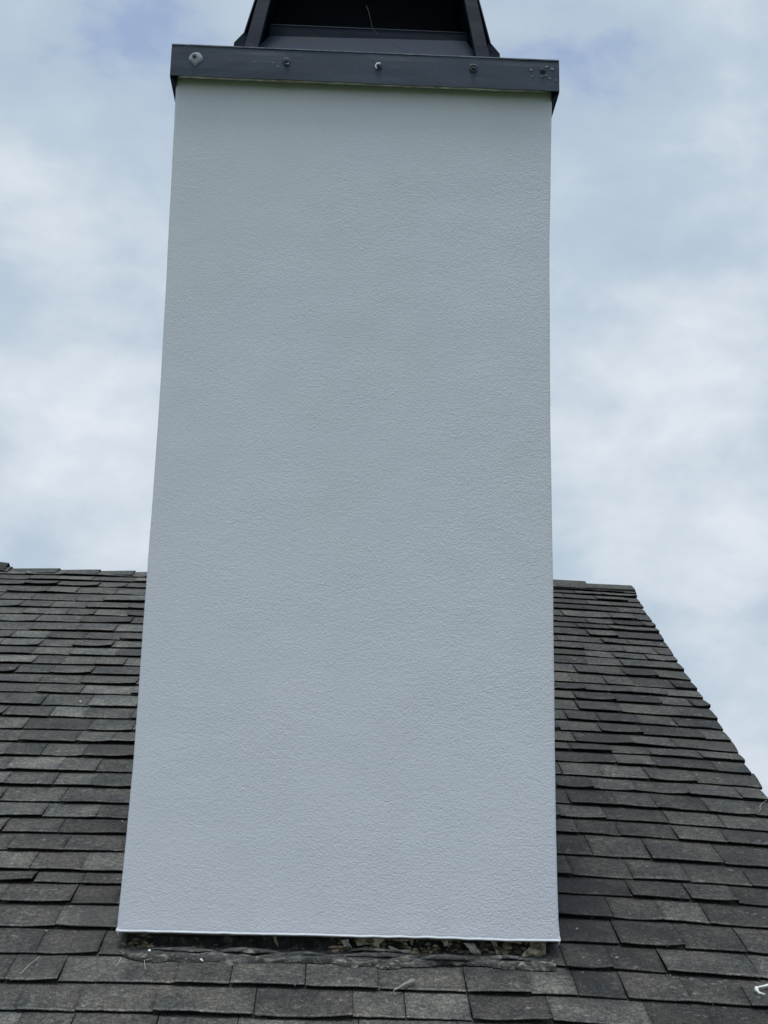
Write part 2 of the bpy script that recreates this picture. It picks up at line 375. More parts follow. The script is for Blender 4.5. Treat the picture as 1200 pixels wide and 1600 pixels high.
# ------------------------------------------------------------------ chimney
chim = props(empty('chimney', (0, 0, 0)), 'tall white stucco chimney with a dark metal cap rising from the shingle roof', 'chimney')
XL = [(0.0, -0.5505), (0.023, -0.5502), (0.15, -0.5465), (0.4, -0.5421), (0.647, -0.5428), (0.906, -0.5430), (1.175, -0.5425), (1.454, -0.5425), (1.742, -0.5455), (2.32, -0.5527), (2.44, -0.5535)]
XR = [(0.0, 0.5495), (0.046, 0.5453), (0.15, 0.5445), (0.426, 0.5455), (0.94, 0.5495), (1.305, 0.5475), (1.884, 0.5485), (2.40, 0.5575), (2.44, 0.5575)]
def sm(tab, z):
    return (interp(tab, z-0.05)+interp(tab, z)*2+interp(tab, z+0.05))/4 if z > 0.06 else interp(tab, z)
def fy(z): return 0.12*z-0.031*z*z
DEPTH = 0.80
bm = bmesh.new(); rings = []
zs = [0.0, 0.002, 0.005, 0.010, 0.016, 0.024, 0.034]+[0.05+i*(2.425-0.05)/130 for i in range(131)]
NXF = 64
for z in zs:
    lip = 0.0
    if z < 0.006: lip = 0.0018*(1-z/0.006)**2
    bulge = -0.0025*math.exp(-(z/0.03)**2)*(0.7+0.6*nz(z*5, 3, 0))   # trowelled swelling at the foot
    xl, xr, y = sm(XL, z), sm(XR, z), fy(z)
    xl += 0.0006*nz(z*7, 1.5, 0)+0.0003*nz(z*40, 1.5, 0); xr += 0.0006*nz(z*7, 7.5, 0)+0.0003*nz(z*40, 7.5, 0)
    rc = 0.007; ring = [(xl+lip, DEPTH)]
    for j in range(5): a_ = math.pi/2*j/4; ring.append((xl+lip+rc*(1-math.cos(a_)), y+lip+rc*(1-math.sin(a_))))
    for i in range(1, NXF):
        x = xl+rc+(xr-xl-2*rc)*i/NXF
        ring.append((x, y+lip+bulge*(0.6+0.8*nz(x*14, 2, 5))+0.0012*nz(x*3.1, z*3.1, 4)+0.0006*nz(x*9, z*11, 8)))
    for j in range(5): a_ = math.pi/2*j/4; ring.append((xr-lip-rc*(1-math.sin(a_)), y+lip+rc*(1-math.cos(a_))))
    ring.append((xr-lip, DEPTH))
    rings.append([bm.verts.new((p[0], p[1], z+(0.0035*nz(p[0]*3.5, 0, 6)+0.0012*nz(p[0]*30, 0, 6))*max(0, 1-z/0.04))) for p in ring])
m_ = len(rings[0])
for A, B in zip(rings, rings[1:]):
    for j in range(m_): bm.faces.new((A[j], A[(j+1) % m_], B[(j+1) % m_], B[j]))
bm.faces.new(rings[0][::-1]); bm.faces.new(rings[-1])
# hardened drips hanging at both bottom corners
wall = obj('stucco_wall', bm, STUCCO, chim, smooth=True)
for sx in (-0.546, 0.545):
    bm = bmesh.new(); bmesh.ops.create_icosphere(bm, subdivisions=3, radius=1)
    for v in bm.verts:
        k = 1+0.25*nz(*(v.co*1.6)); zz = v.co.z
        wv = 0.0065*(0.55+0.45*zz if zz < 0 else 1)
        v.co = Vector((sx+v.co.x*wv*k, 0.005+v.co.y*0.006*k, -0.001+zz*0.0115))
    obj('stucco_drip', bm, STUCCO, wall, smooth=True)
bm = bmesh.new(); prev = None
for i in range(81):
    x = -0.5485+1.096*i/80; q = 0.0035*nz(x*3.5, 0, 6)+0.0012*nz(x*30, 0, 6); w_ = 0.0005*nz(x*25, 8, 8)
    sec = [bm.verts.new(p) for p in ((x, -0.0044+w_, q-0.0012), (x, -0.0048+w_, q+0.0008), (x, -0.0010, q+0.0042), (x, 0.0045, q+0.003), (x, 0.0045, q-0.0015))]
    if prev:
        for j in range(5): bm.faces.new((prev[j], sec[j], sec[(j+1) % 5], prev[(j+1) % 5]))
    else: bm.faces.new(sec[::-1])
    prev = sec
bm.faces.new(prev); obj('light_catch_bead', bm, BEAD, wall)  # added bead, its sloped top shaped to catch light along the foot
# thin brown strip under the lip
bm = bmesh.new(); prev = None
for i in range(60):
    x = -0.535+1.07*i/59; d = 0.0045+0.002*nz(x*5, 2, 2)
    sec = [bm.verts.new(p) for p in ((x, 0.008, 0.004), (x, 0.008, -d), (x, 0.022, -d), (x, 0.022, 0.004))]
    if prev:
        for j in range(4): bm.faces.new((prev[j], sec[j], sec[(j+1) % 4], prev[(j+1) % 4]))
    else: bm.faces.new(sec[::-1])
    prev = sec
bm.faces.new(prev); obj('weep_strip', bm, BROWN, wall)

# dark tarred foot below the stucco
bm = bmesh.new(); cols = []
for i in range(121):
    x = -0.525+1.04*i/120; c_ = []
    for j in range(9):
        z = -0.10+0.104*j/8
        y = 0.026+0.010*nz(x*12, z*30, 3)+0.004*nz(x*50, z*60, 3)
        c_.append(bm.verts.new((x, y, z)))
    c_.append(bm.verts.new((x, 0.78, 0.004))); c_.append(bm.verts.new((x, 0.78, -0.10)))
    cols.append(c_)
for A, B in zip(cols, cols[1:]):
    for j in range(len(A)): bm.faces.new((A[j], B[j], B[(j+1) % len(A)], A[(j+1) % len(A)]))
bm.faces.new(cols[0]); bm.faces.new(cols[-1])
obj('tarred_base', bm, TAR, chim, smooth=True)

# mastic apron smeared over the shingles at the foot
bm = bmesh.new(); cols = []
for i in range(181):
    x = -0.535+1.065*i/180; c_ = []
    lowv = -0.047+0.018*nz(x*5, 0, 9)+0.013*nz(x*21, 0, 9)+0.006*nz(x*60, 0, 9)
    if x < -0.47: lowv += 0.03*(-0.47-x)/0.06
    topv = 0.004+0.006*nz(x*9, 3, 3)
    for j in range(13):
        f = j/12; v_ = lowv+(topv-lowv)*f
        hh = 0.0095+0.006*math.sin(math.pi*min(1, f*1.6))*(0.7+0.9*nz(x*7, f*2, 5))+0.0045*nz(x*22, f*7, 7)+0.002*nz(x*70, f*15, 7)
        if j == 0: hh = 0.004
        if f > 0.85: hh -= (f-0.85)*0.05
        c_.append(bm.verts.new(rp(x, v_, hh)))
    cols.append(c_)
for A, B in zip(cols, cols[1:]):
    for j in range(12): bm.faces.new((A[j], B[j], B[j+1], A[j+1]))
obj('mastic_apron', bm, MASTIC, chim, smooth=True)
bm = bmesh.new(); cols = []
for i in range(121):
    x = -0.53+1.055*i/120
    cols.append([bm.verts.new(rp(x, -0.012+0.05*j/6, 0.0085+0.004*nz(x*20, j*0.9, 4)+(j-4)*0.002*(j > 4))) for j in range(7)])
for A, B in zip(cols, cols[1:]):
    for j in range(6): bm.faces.new((A[j], B[j], B[j+1], A[j+1]))
obj('tar_bed', bm, TAR, chim, smooth=True)
# folded lips of old mastic standing up along the apron
def fold(x0, x1, v0, hgt, wdt, m_=MASTIC, thick=0.0016, name='mastic_fold'):
    bm = bmesh.new(); rings = []; n = 36; s_ = random.random()*40
    for i in range(n+1):
        f = i/n; x = x0+(x1-x0)*f; a_ = math.sin(math.pi*f)**0.6
        vv = v0+0.005*nz(x*14, s_, 0)+0.002*nz(x*60, s_, 0); hh = hgt*a_*(1+0.5*nz(x*18, s_, 2)); ww = wdt*a_*(1+0.5*nz(x*15, s_, 4))
        pts = [(vv+ww, 0.008), (vv+ww*0.4, 0.008+hh*0.8), (vv-ww*0.3, 0.008+hh), (vv-ww*0.6, 0.008+hh*0.72)]
        o_ = [rp(x, *p) for p in pts]; i_ = [rp(x, p[0]+thick*0.5, p[1]-thick) for p in pts[::-1]]
        rings.append([bm.verts.new(p) for p in o_+i_])
    for A, B in zip(rings, rings[1:]):
        for j in range(8): bm.faces.new((A[j], A[(j+1) % 8], B[(j+1) % 8], B[j]))
    bm.faces.new(rings[0][::-1]); bm.faces.new(rings[-1])
    return obj(name, bm, m_, chim, smooth=True)
for a in ((-0.47, -0.30, 0.000, 0.010, 0.018), (-0.30, -0.14, -0.004, 0.012, 0.02), (-0.16, -0.02, -0.010, 0.008, 0.016), (0.00, 0.20, -0.006, 0.010, 0.02),
          (0.19, 0.335, -0.022, 0.016, 0.020), (0.30, 0.50, -0.012, 0.010, 0.02), (0.02, 0.16, 0.012, 0.014, 0.014), (-0.43, -0.36, -0.018, 0.006, 0.012)): fold(*a)

# cream paint curling off under the lip
def flake(name, outline, y, m_, parent, curl=0.01, thick=0.0012, rot=0.0):
    bm = bmesh.new(); cx = sum(p[0] for p in outline)/len(outline); cz = sum(p[1] for p in outline)/len(outline)
    pts = []
    for i, p in enumerate(outline):
        q = outline[(i+1) % len(outline)]
        for s_ in (0, 0.33, 0.66):
            pts.append((p[0]+(q[0]-p[0])*s_+0.005*nz(p[0]*200, s_*9, i), p[1]+(q[1]-p[1])*s_+0.005*nz(p[1]*200, s_*9, i+5)))
    def Y(x, z): return y-curl*((z-cz)/0.02)**2*0.5+rot*(x-cx)+0.002*nz(x*60, z*60, 1)
    F = [bm.verts.new((x, Y(x, z), z)) for x, z in pts]; B = [bm.verts.new((x, Y(x, z)+thick, z)) for x, z in pts]
    cf = bm.verts.new((cx, Y(cx, cz)-0.001, cz)); cb = bm.verts.new((cx, Y(cx, cz)+thick, cz)); n = len(F)
    for i in range(n):
        j = (i+1) % n
        bm.faces.new((F[i], F[j], cf)); bm.faces.new((B[j], B[i], cb)); bm.faces.new((F[i], B[i], B[j], F[j]))
    return obj(name, bm, m_, parent)
fl = [[(0.035, 0.002), (0.115, 0.002), (0.108, -0.012), (0.100, -0.016), (0.097, -0.030), (0.089, -0.021), (0.060, -0.018), (0.045, -0.024), (0.038, -0.012)],
      [(0.128, 0.002), (0.178, 0.002), (0.17, -0.008), (0.15, -0.010), (0.133, -0.009)],
      [(0.172, 0.0), (0.184, 0.0), (0.181, -0.02), (0.176, -0.012)],
      [(0.248, 0.002), (0.272, 0.002), (0.262, -0.022), (0.256, -0.012)],
      [(0.372, 0.002), (0.388, 0.002), (0.396, -0.038), (0.388, -0.03)],
      [(0.400, 0.002), (0.46, 0.002), (0.452, -0.012), (0.432, -0.007), (0.425, -0.018), (0.415, -0.009)],
      [(0.470, 0.002), (0.515, 0.002), (0.513, -0.055), (0.492, -0.05), (0.482, -0.034), (0.465, -0.040), (0.448, -0.046), (0.462, -0.026), (0.476, -0.016)],
      [(-0.514, 0.0), (-0.488, 0.0), (-0.483, -0.018), (-0.494, -0.028), (-0.505, -0.016)],
      [(-0.168, -0.002), (-0.158, -0.002), (-0.150, -0.030), (-0.158, -0.024)],
      [(0.215, -0.015), (0.262, -0.012), (0.275, -0.024), (0.245, -0.033), (0.222, -0.028)],
      [(0.305, -0.010), (0.335, -0.012), (0.352, -0.036), (0.330, -0.034), (0.318, -0.024)],
      [(0.005, -0.012), (0.022, -0.008), (0.030, -0.026), (0.012, -0.024)],
      [(0.120, -0.022), (0.150, -0.030), (0.178, -0.028), (0.172, -0.038), (0.135, -0.040)],
      [(-0.02, -0.020), (0.03, -0.024), (0.028, -0.032), (-0.016, -0.030)],
      [(-0.10, -0.022), (-0.06, -0.020), (-0.058, -0.028), (-0.094, -0.031)]]
for i, f in enumerate(fl):
    if i in (7, 9, 13, 14): continue
    flake('peeling_paint', [(x, z) for x, z in f], 0.010+(i % 3)*0.003 if i < 9 else 0.008, CREAM if i < 9 else GREYCHIP, chim, curl=0.003+0.003*(i % 3), rot=random.uniform(-0.2, 0.2))

MORTAR = simple('crumbled_mortar', (0.016, 0.012, 0.008), (0.20, 0.165, 0.105), 30, 0.95, 0.004)
bm = bmesh.new()
for i in range(300):
    x = random.uniform(-0.02, 0.51) if random.random() < 0.78 else random.choice((random.gauss(-0.49, 0.02), random.uniform(-0.5, 0.0)))
    y = random.uniform(0.006, 0.026); zf = -0.05+y*0.44; z = random.uniform(zf+0.006, 0.0) if random.random() < 0.55 else zf+random.uniform(0.006, 0.014)
    if x < -0.03 and x > -0.46: z = zf+0.008
    r_ = random.uniform(0.002, 0.006); sx_ = random.uniform(0.8, 2.6)
    g = bmesh.ops.create_icosphere(bm, subdivisions=1, radius=1)['verts']; sd_ = random.random()*90
    for v in g:
        k = 1+0.8*nz(v.co.x*1.5+sd_, v.co.y*1.5, v.co.z*1.5)
        v.co = Vector((x+v.co.x*r_*sx_*k, y+v.co.y*r_*0.7*k, z+v.co.z*r_*0.8*k))
o_ = obj('mortar_crumbs', bm, MORTAR, chim, smooth=False); o_['kind'] = 'stuff'

# ------------------------------------------------------------------ metal cap
FX0, FX1, FY = -0.5665, 0.5725, 0.072
zT, zB = 2.4885, 2.3865
CS, CZ = 1.0115, 0.0270
bm = bmesh.new(); th = 0.003
def capedge(x): return 0.0034*nz(x*3, 0, 2)+0.0022*nz(x*11, 3, 2)+0.001*nz(x*40, 3, 2)
nf = 70; F = []
for i in range(nf+1):
    x = FX0+(FX1-FX0)*i/nf; col = []
    for j, fz in enumerate((0, 0.02, 0.25, 0.5, 0.75, 0.97, 1)):
        z = zB+(zT-zB)*fz; yy = FY+0.0018*nz(x*5, z*20, 1)+(0.0 if fz < 0.9 else 0.001)
        col.append((x, yy, z+capedge(x)*(1-fz)+0.0012*nz(x*4, 9, 9)*fz))
    F.append(col)
V = [[bm.verts.new(p) for p in c_] for c_ in F]; Bk = [[bm.verts.new((p[0], p[1]+th, p[2])) for p in c_] for c_ in F]
for G, flip in ((V, 0), (Bk, 1)):
    for A, B in zip(G, G[1:]):
        for j in range(6): bm.faces.new((A[j], B[j], B[j+1], A[j+1]))
for i in range(nf):
    bm.faces.new((V[i][0], Bk[i][0], Bk[i+1][0], V[i+1][0])); bm.faces.new((V[i][-1], Bk[i][-1], Bk[i+1][-1], V[i+1][-1]))
for i in (0, nf):
    for j in range(6): bm.faces.new((V[i][j], V[i][j+1], Bk[i][j+1], Bk[i][j]))
# side and rear plates, and the top sheet
ybk = DEPTH+0.025
for xa, xb in ((FX0, FX0+th), (FX1-th, FX1)):
    box(bm, xa, xb, FY+th+0.0005, ybk, zB-0.004, zT-0.0005)
box(bm, FX0+th+0.0005, FX1-th-0.0005, ybk-th, ybk, zB, zT-0.001)
box(bm, FX0+0.004, FX1-0.004, FY+th+0.0005, ybk-th-0.0005, zT-0.006, zT-0.002)
capo = obj('metal_cap', bm, FASCIA, chim)
bm = bmesh.new(); prev = None
for i in range(81):
    x = FX0+0.002+(FX1-FX0-0.004)*i/80; q = 0.0006*nz(x*20, 4, 4)
    sec = [bm.verts.new(p) for p in ((x, FY-0.0012+q, zT-0.0035+q), (x, FY-0.0006+q, zT+0.0004), (x, FY+0.012, zT+0.0035), (x, FY+0.012, zT-0.0012))]
    if prev:
        for j in range(4): bm.faces.new((prev[j], sec[j], sec[(j+1) % 4], prev[(j+1) % 4]))
    else: bm.faces.new(sec[::-1])
    prev = sec
bm.faces.new(prev); obj('top_hem', bm, HEM, capo)
# corner folds hanging a little below the plate at the back of both ends
for sx, xx in ((-1, FX0), (1, FX1)):
    bm = bmesh.new(); y0 = FY+0.004
    P = [(xx-sx*0.0045, y0, zB-0.006), (xx-sx*0.0045, y0+0.20, zB-0.006), (xx-sx*0.016, y0+0.20, zB-0.012), (xx-sx*0.016, y0+0.02, zB-0.012)]
    hexa(bm, P+[(x, y, zB+0.03) for x, y, z in P]); obj('corner_fold', bm, SHROUD, capo)
def blob(name, pts, y, m_, parent, thick=0.002, detail=3):
    """flat irregular dab on the vertical plate, pts in x,z"""
    pts = [(p[0]*CS, p[1]+CZ) for p in pts]
    bm = bmesh.new(); cx = sum(p[0] for p in pts)/len(pts); cz = sum(p[1] for p in pts)/len(pts); n = len(pts)
    out_ = []
    for i in range(n):
        p, q = pts[i], pts[(i+1) % n]
        for s_ in (0, 0.5): out_.append((p[0]+(q[0]-p[0])*s_, p[1]+(q[1]-p[1])*s_))
    o1 = [bm.verts.new((x, y+0.002, z)) for x, z in out_]
    o2 = [bm.verts.new((cx+(x-cx)*0.86, y-thick*0.8, cz+(z-cz)*0.86)) for x, z in out_]
    o3 = [bm.verts.new((cx+(x-cx)*0.45, y-thick+0.0006*nz(x*300, z*300, 0), cz+(z-cz)*0.45)) for x, z in out_]
    c_ = bm.verts.new((cx, y-thick, cz)); k = len(out_)
    for i in range(k):
        j = (i+1) % k
        bm.faces.new((o1[i], o1[j], o2[j], o2[i])); bm.faces.new((o2[i], o2[j], o3[j], o3[i])); bm.faces.new((o3[i], o3[j], c_))
    return obj(name, bm, m_, parent, smooth=True)
def lathe(bm, x, z, y, prof, n=20, hexn=None):
    rings = []
    for r_, d in prof:
        rings.append([bm.verts.new((x+r_*math.cos(2*math.pi*i/n), y-d, z+r_*math.sin(2*math.pi*i/n))) for i in range(n)])
    for A, B in zip(rings, rings[1:]):
        for i in range(n): bm.faces.new((A[i], A[(i+1) % n], B[(i+1) % n], B[i]))
    bm.faces.new(rings[-1]); bm.faces.new(rings[0][::-1])
def fastener(x, z, r_=0.010, m_=SCREW, hr=0.0052):
    x *= CS; z += CZ; bm = bmesh.new(); y = FY-0.0005
    lathe(bm, x, z, y, [(r_*1.02, -0.003), (r_, 0.001), (r_*0.8, 0.0028), (r_*0.5, 0.0034)])
    lathe(bm, x, z, y-0.003, [(hr, 0), (hr, 0.004), (hr*0.75, 0.0055)], 6)
    return obj('fastener', bm, m_, capo, smooth=False)
def ringpts(x, z, r_, n=10, jit=0.25, sx=1, sz=1, drop=0):
    P = []
    for i in range(n):
        a_ = 2*math.pi*i/n; q = r_*(1+random.uniform(-jit, jit))
        P.append((x+sx*q*math.cos(a_), z+sz*q*math.sin(a_)-(drop if math.sin(a_) < -0.9 else 0)))
    return P
blob('sealant', ringpts(-0.489, 2.4185, 0.0205, 12, 0.08, drop=0.007), FY-0.0005, SEAL, capo, 0.003)
bm = bmesh.new(); lathe(bm, -0.4925*CS, 2.4215+CZ, FY-0.003, [(0.006, 0), (0.006, 0.004), (0.004, 0.006)], 8); obj('fastener', bm, SCREW, capo)
fastener(-0.227, 2.419, 0.013); fastener(0.040, 2.415, 0.011); fastener(0.315, 2.420, 0.0125); fastener(0.518, 2.424, 0.009)
blob('paint_smear', ringpts(-0.2235, 2.4085, 0.0045, 7, 0.3, 1.6, 0.8), FY-0.0045, SMEAR, capo, 0.002)
def arc_smear(x, z, r_, a0, a1, wd, m_=SMEAR):
    x *= CS; z += CZ
    P = [(x+(r_+wd)*math.cos(a0+(a1-a0)*i/8), z+(r_+wd)*math.sin(a0+(a1-a0)*i/8)) for i in range(9)]
    Q = [(x+r_*math.cos(a0+(a1-a0)*i/8), z+r_*math.sin(a0+(a1-a0)*i/8)) for i in range(9)]
    bm = bmesh.new(); n = 9
    v0 = [bm.verts.new((p[0]+0.0008*nz(p[0]*500, 1, 1), FY-0.0045, p[1])) for p in P]; v1 = [bm.verts.new((q[0], FY-0.0055, q[1])) for q in Q]
    w0 = [bm.verts.new((p[0], FY+0.001, p[1])) for p in P]; w1 = [bm.verts.new((q[0], FY+0.001, q[1])) for q in Q]
    for i in range(n-1):
        bm.faces.new((v0[i], v0[i+1], v1[i+1], v1[i])); bm.faces.new((w0[i], w0[i+1], v0[i+1], v0[i])); bm.faces.new((w1[i], w1[i+1], v1[i+1], v1[i])); bm.faces.new((w0[i], w0[i+1], w1[i+1], w1[i]))
    for i in (0, n-1): bm.faces.new((w0[i], v0[i], v1[i], w1[i]))
    return obj('sealant', bm, m_, capo)
WH = simple('bright_sealant', (0.5, 0.52, 0.55), (0.68, 0.7, 0.72), 150)
arc_smear(0.040, 2.415, 0.0075, R(60), R(235), 0.004, WH)
arc_smear(0.315, 2.421, 0.011, R(20), R(150), 0.0022)
for x, z, a, c_ in ((-0.268, 2.4115, 1.9, 0.8), (-0.252, 2.401, 1.1, 0.8), (0.483, 2.424, 1.7, 0.9), (0.488, 2.404, 1.6, 0.7), (0.528, 2.437, 1.9, 1.1), (0.546, 2.430, 2.0, 0.9), (0.525, 2.408, 2.0, 0.7), (0.537, 2.400, 1.0, 0.9), (0.555, 2.395, 0.7, 1.0), (0.513, 2.404, 1.4, 0.6), (-0.32, 2.413, 1.6, 0.5)):
    blob('paint_smear', ringpts(x, z, 0.0036, 9, 0.6, a, c_), FY-0.0004, SMEAR, capo, 0.0012)
# ragged caulk squeezed out between plate and stucco
bm = bmesh.new(); prev = None; nC = 220
for i in range(nC+1):
    x = -0.54+1.075*i/nC
    th_ = 0.0012+0.0040*max(0, nz(x*6, 1, 3))+0.0034*max(0, nz(x*35, 1, 3))
    if x < -0.50 or x > 0.44: th_ *= 0.45
    yy = FY+0.0035; zt = zB+0.006
    sec = [bm.verts.new(p) for p in ((x, yy, zt), (x, yy, zB-th_*0.5), (x, yy+0.003, zB-th_), (x, yy+0.007, zB-th_*0.8), (x, yy+0.007, zt))]
    if prev:
        for j in range(5): bm.faces.new((prev[j], sec[j], sec[(j+1) % 5], prev[(j+1) % 5]))
    else: bm.faces.new(sec[::-1])
    prev = sec
bm.faces.new(prev); obj('caulk_line', bm, CAULK, chim, smooth=True)

# ------------------------------------------------------------------ shroud standing on the cap
SY = 0.17; SZ = 0.019
bm = bmesh.new()
def frustum_wall(bm, x0b, x1b, yb, zb_, x0t, x1t, yt, zt_, th_=0.003):
    hexa(bm, [(x0b, yb, zb_), (x1b, yb, zb_), (x1b, yb+th_, zb_), (x0b, yb+th_, zb_), (x0t, yt, zt_), (x1t, yt, zt_), (x1t, yt+th_, zt_), (x0t, yt+th_, zt_)])
ZS = zT-0.0015-SZ
yb2 = 0.72
# skirt: vertical kerb, then sloping shoulder
prof = [(0.3985, 0.0, ZS), (0.3985, 0.0, 2.540), (0.371, 0.022, 2.575), (0.352, 0.034, 2.575)]
loops = []
for hx, iy, z in prof:
    cx = 0.0065
    loops.append([bm.verts.new(p) for p in ((cx-hx, SY+0.05+iy, z), (cx+hx, SY+0.05+iy, z), (cx+hx, yb2-iy, z), (cx-hx, yb2-iy, z))])
for A, B in zip(loops, loops[1:]):
    for j in range(4): bm.faces.new((A[j], A[(j+1) % 4], B[(j+1) % 4], B[j]))
shroud = obj('chimney_shroud', bm, SHROUD, chim, recalc=False); shroud.location.z = SZ; shroud.scale.x = 1.008
for s_ in (-1, 1):
    bm = bmesh.new(); P = [(0.3985, ZS), (0.3985, 2.542), (0.3725, 2.575), (0.362, 2.575), (0.362, ZS)]
    A = [bm.verts.new((0.0065+s_*x, SY-0.001, z)) for x, z in P]; B = [bm.verts.new((0.0065+s_*x, SY+0.075, z)) for x, z in P]
    bm.faces.new(A); bm.faces.new(B[::-1])
    for j in range(5): bm.faces.new((A[j], B[j], B[(j+1) % 5], A[(j+1) % 5]))
    obj('skirt_corner', bm, SHROUD, shroud)
# side walls, back wall, unseen roof
def hx_at(z): return 0.371-(z-2.575)*0.187      # outer half width of the leaning sides
ZR = 3.06; cx = 0.0065
bm = bmesh.new()
for s_ in (-1, 1):
    a, b_ = hx_at(2.572), hx_at(ZR)
    P = [(cx+s_*(a-0.004), SY-0.008, 2.572), (cx+s_*(a-0.001), SY-0.008, 2.572), (cx+s_*(a-0.001), yb2-0.03, 2.572), (cx+s_*(a-0.004), yb2-0.03, 2.572),
         (cx+s_*(b_-0.004), SY+0.10, ZR), (cx+s_*(b_-0.001), SY+0.10, ZR), (cx+s_*(b_-0.001), yb2-0.12, ZR), (cx+s_*(b_-0.004), yb2-0.12, ZR)]
    hexa(bm, P)
frustum_wall(bm, cx-hx_at(2.572)+0.0025, cx+hx_at(2.572)-0.0025, yb2-0.034, 2.572, cx-hx_at(ZR)+0.0025, cx+hx_at(ZR)-0.0025, yb2-0.124, ZR)
obj('side_panel', bm, SHROUD, shroud)
bm = bmesh.new(); q = hx_at(ZR)+0.03
box(bm, cx-q, cx+q, SY+0.07, yb2-0.07, ZR+0.001, ZR+0.02); 
hexa(bm, [(cx-q, SY+0.07, ZR+0.021), (cx+q, SY+0.07, ZR+0.021), (cx+q, yb2-0.07, ZR+0.021), (cx-q, yb2-0.07, ZR+0.021), (cx-0.05, 0.4, ZR+0.14), (cx+0.05, 0.4, ZR+0.14), (cx+0.05, 0.44, ZR+0.14), (cx-0.05, 0.44, ZR+0.14)])
obj('unseen_shroud_roof', bm, SHROUD, shroud)  # unseen cover, added to keep the shroud interior dark
# front corner posts with inward returns
for s_ in (-1, 1):
    a, b_ = hx_at(2.574), hx_at(ZR)
    bm = bmesh.new(); d = 0.040
    hexa(bm, [(cx+s_*(a+0.002), SY-0.028, 2.474), (cx+s_*(a-d), SY-0.028, 2.474), (cx+s_*(a-d), SY-0.003, 2.474), (cx+s_*(a+0.002), SY-0.003, 2.474),
              (cx+s_*b_, SY+0.090, ZR), (cx+s_*(b_-d*0.9), SY+0.090, ZR), (cx+s_*(b_-d*0.9), SY+0.118, ZR), (cx+s_*b_, SY+0.118, ZR)])
    bevel(bm, 0.0015, 1)
    obj('corner_post', bm, SHROUD, shroud)
# leaning lower front panel, paler than the posts, and the dark rail above it
bm = bmesh.new(); nx = 40; G = []
for i in range(nx+1):
    f = i/nx; col = []
    for j in range(7):
        g = j/6; xb_ = -0.345+0.698*f; xt_ = -0.292+0.603*f; x = xb_+(xt_-xb_)*g
        col.append((x, SY-0.022+0.115*g+0.0012*nz(x*8, g*4, 2), 2.488+0.140*g+0.006*f*g*2))
    G.append(col)
A_ = [[bm.verts.new(p) for p in c_] for c_ in G]; B_ = [[bm.verts.new((p[0], p[1]+0.003, p[2]-0.003)) for p in c_] for c_ in G]
for H in (A_, B_):
    for P, Q in zip(H, H[1:]):
        for j in range(6): bm.faces.new((P[j], Q[j], Q[j+1], P[j+1]))
for i in range(nx):
    for j in (0, 6): bm.faces.new((A_[i][j], A_[i+1][j], B_[i+1][j], B_[i][j]))
for i in (0, nx):
    for j in range(6): bm.faces.new((A_[i][j], A_[i][j+1], B_[i][j+1], B_[i][j]))
obj('front_panel', bm, SLOPE, shroud)
bm = bmesh.new(); box(bm, cx-0.30, cx+0.31, SY+0.104, SY+0.110, 2.60, 2.676); obj('inner_rail', bm, SHROUD, shroud)
bm = bmesh.new(); box(bm, cx-0.30, cx+0.31, SY+0.102, SY+0.1035, 2.6735, 2.6757); obj('rail_lip', bm, FASCIA, shroud)
bm = bmesh.new()
rings = [[bm.verts.new((cx+0.11*math.cos(2*math.pi*i/24), 0.45+0.11*math.sin(2*math.pi*i/24), z)) for i in range(24)] for z in (zT-SZ, 2.60)]
for i in range(24): bm.faces.new((rings[0][i], rings[0][(i+1) % 24], rings[1][(i+1) % 24], rings[1][i]))
obj('flue_pipe', bm, SHROUD, shroud)

# ------------------------------------------------------------------ small loose things
bm = bmesh.new(); tube(bm, [(0.000, SY+0.06, 2.745), (0.007, SY+0.035, 2.712), (0.014, SY+0.03, 2.68), (0.020, SY+0.028, 2.650), (0.036, SY+0.020, 2.622), (0.065, SY+0.002, 2.590), (0.100, SY-0.016, 2.560), (0.128, SY-0.03, 2.535), (0.135, SY-0.035, 2.50)], 0.0007, 6)
props(obj('loose_wire', bm, WIRE), 'thin stray wire hanging across the front of the black metal shroud', 'wire')
def onroofpts(L_, h0=0.012): return [rp(x, v, h0+h_) for x, v, h_ in L_]
bm = bmesh.new()
pp = onroofpts([(1.06, -0.108, 0.004), (1.036, -0.117, 0.002), (1.018, -0.124, 0.002), (1.006, -0.128, 0.002), (0.998, -0.135, 0.004), (0.995, -0.148, 0.005), (0.999, -0.160, 0.004), (1.011, -0.162, 0.002)], 0.011)
CURL = pp
tube(bm, pp, [0.004, 0.0042, 0.0026, 0.0028, 0.0040, 0.0050, 0.0030, 0.0016], 7)
props(obj('paint_curl', bm, WHITECHIP), 'bright cream hook shaped curl of dried caulk on the shingles at the right edge', 'debris')
bm = bmesh.new(); rings = []
TW = [((0.179, -0.136), 0.008, 0.013), ((0.168, -0.144), 0.012, 0.014), ((0.153, -0.158), 0.012, 0.009), ((0.140, -0.170), 0.010, 0.006), ((0.127, -0.182), 0.008, 0.007), ((0.131, -0.200), 0.004, 0.003)]
for (x, v_), h_, wd in TW:
    rings.append([bm.verts.new(rp(x+a_*0.4*wd, v_+b_*wd*0.6, 0.006+h_+c_*wd*0.45)) for a_, b_, c_ in ((0, 1, 0), (0.3, 0.2, 1), (0, -1, 0.1), (-0.3, -0.2, -0.7))])
for A, B in zip(rings, rings[1:]):
    for j in range(4): bm.faces.new((A[j], A[(j+1) % 4], B[(j+1) % 4], B[j]))
bm.faces.new(rings[0][::-1]); bm.faces.new(rings[-1])
bmesh.ops.subdivide_edges(bm, edges=bm.edges[:], cuts=2, use_grid_fill=True)
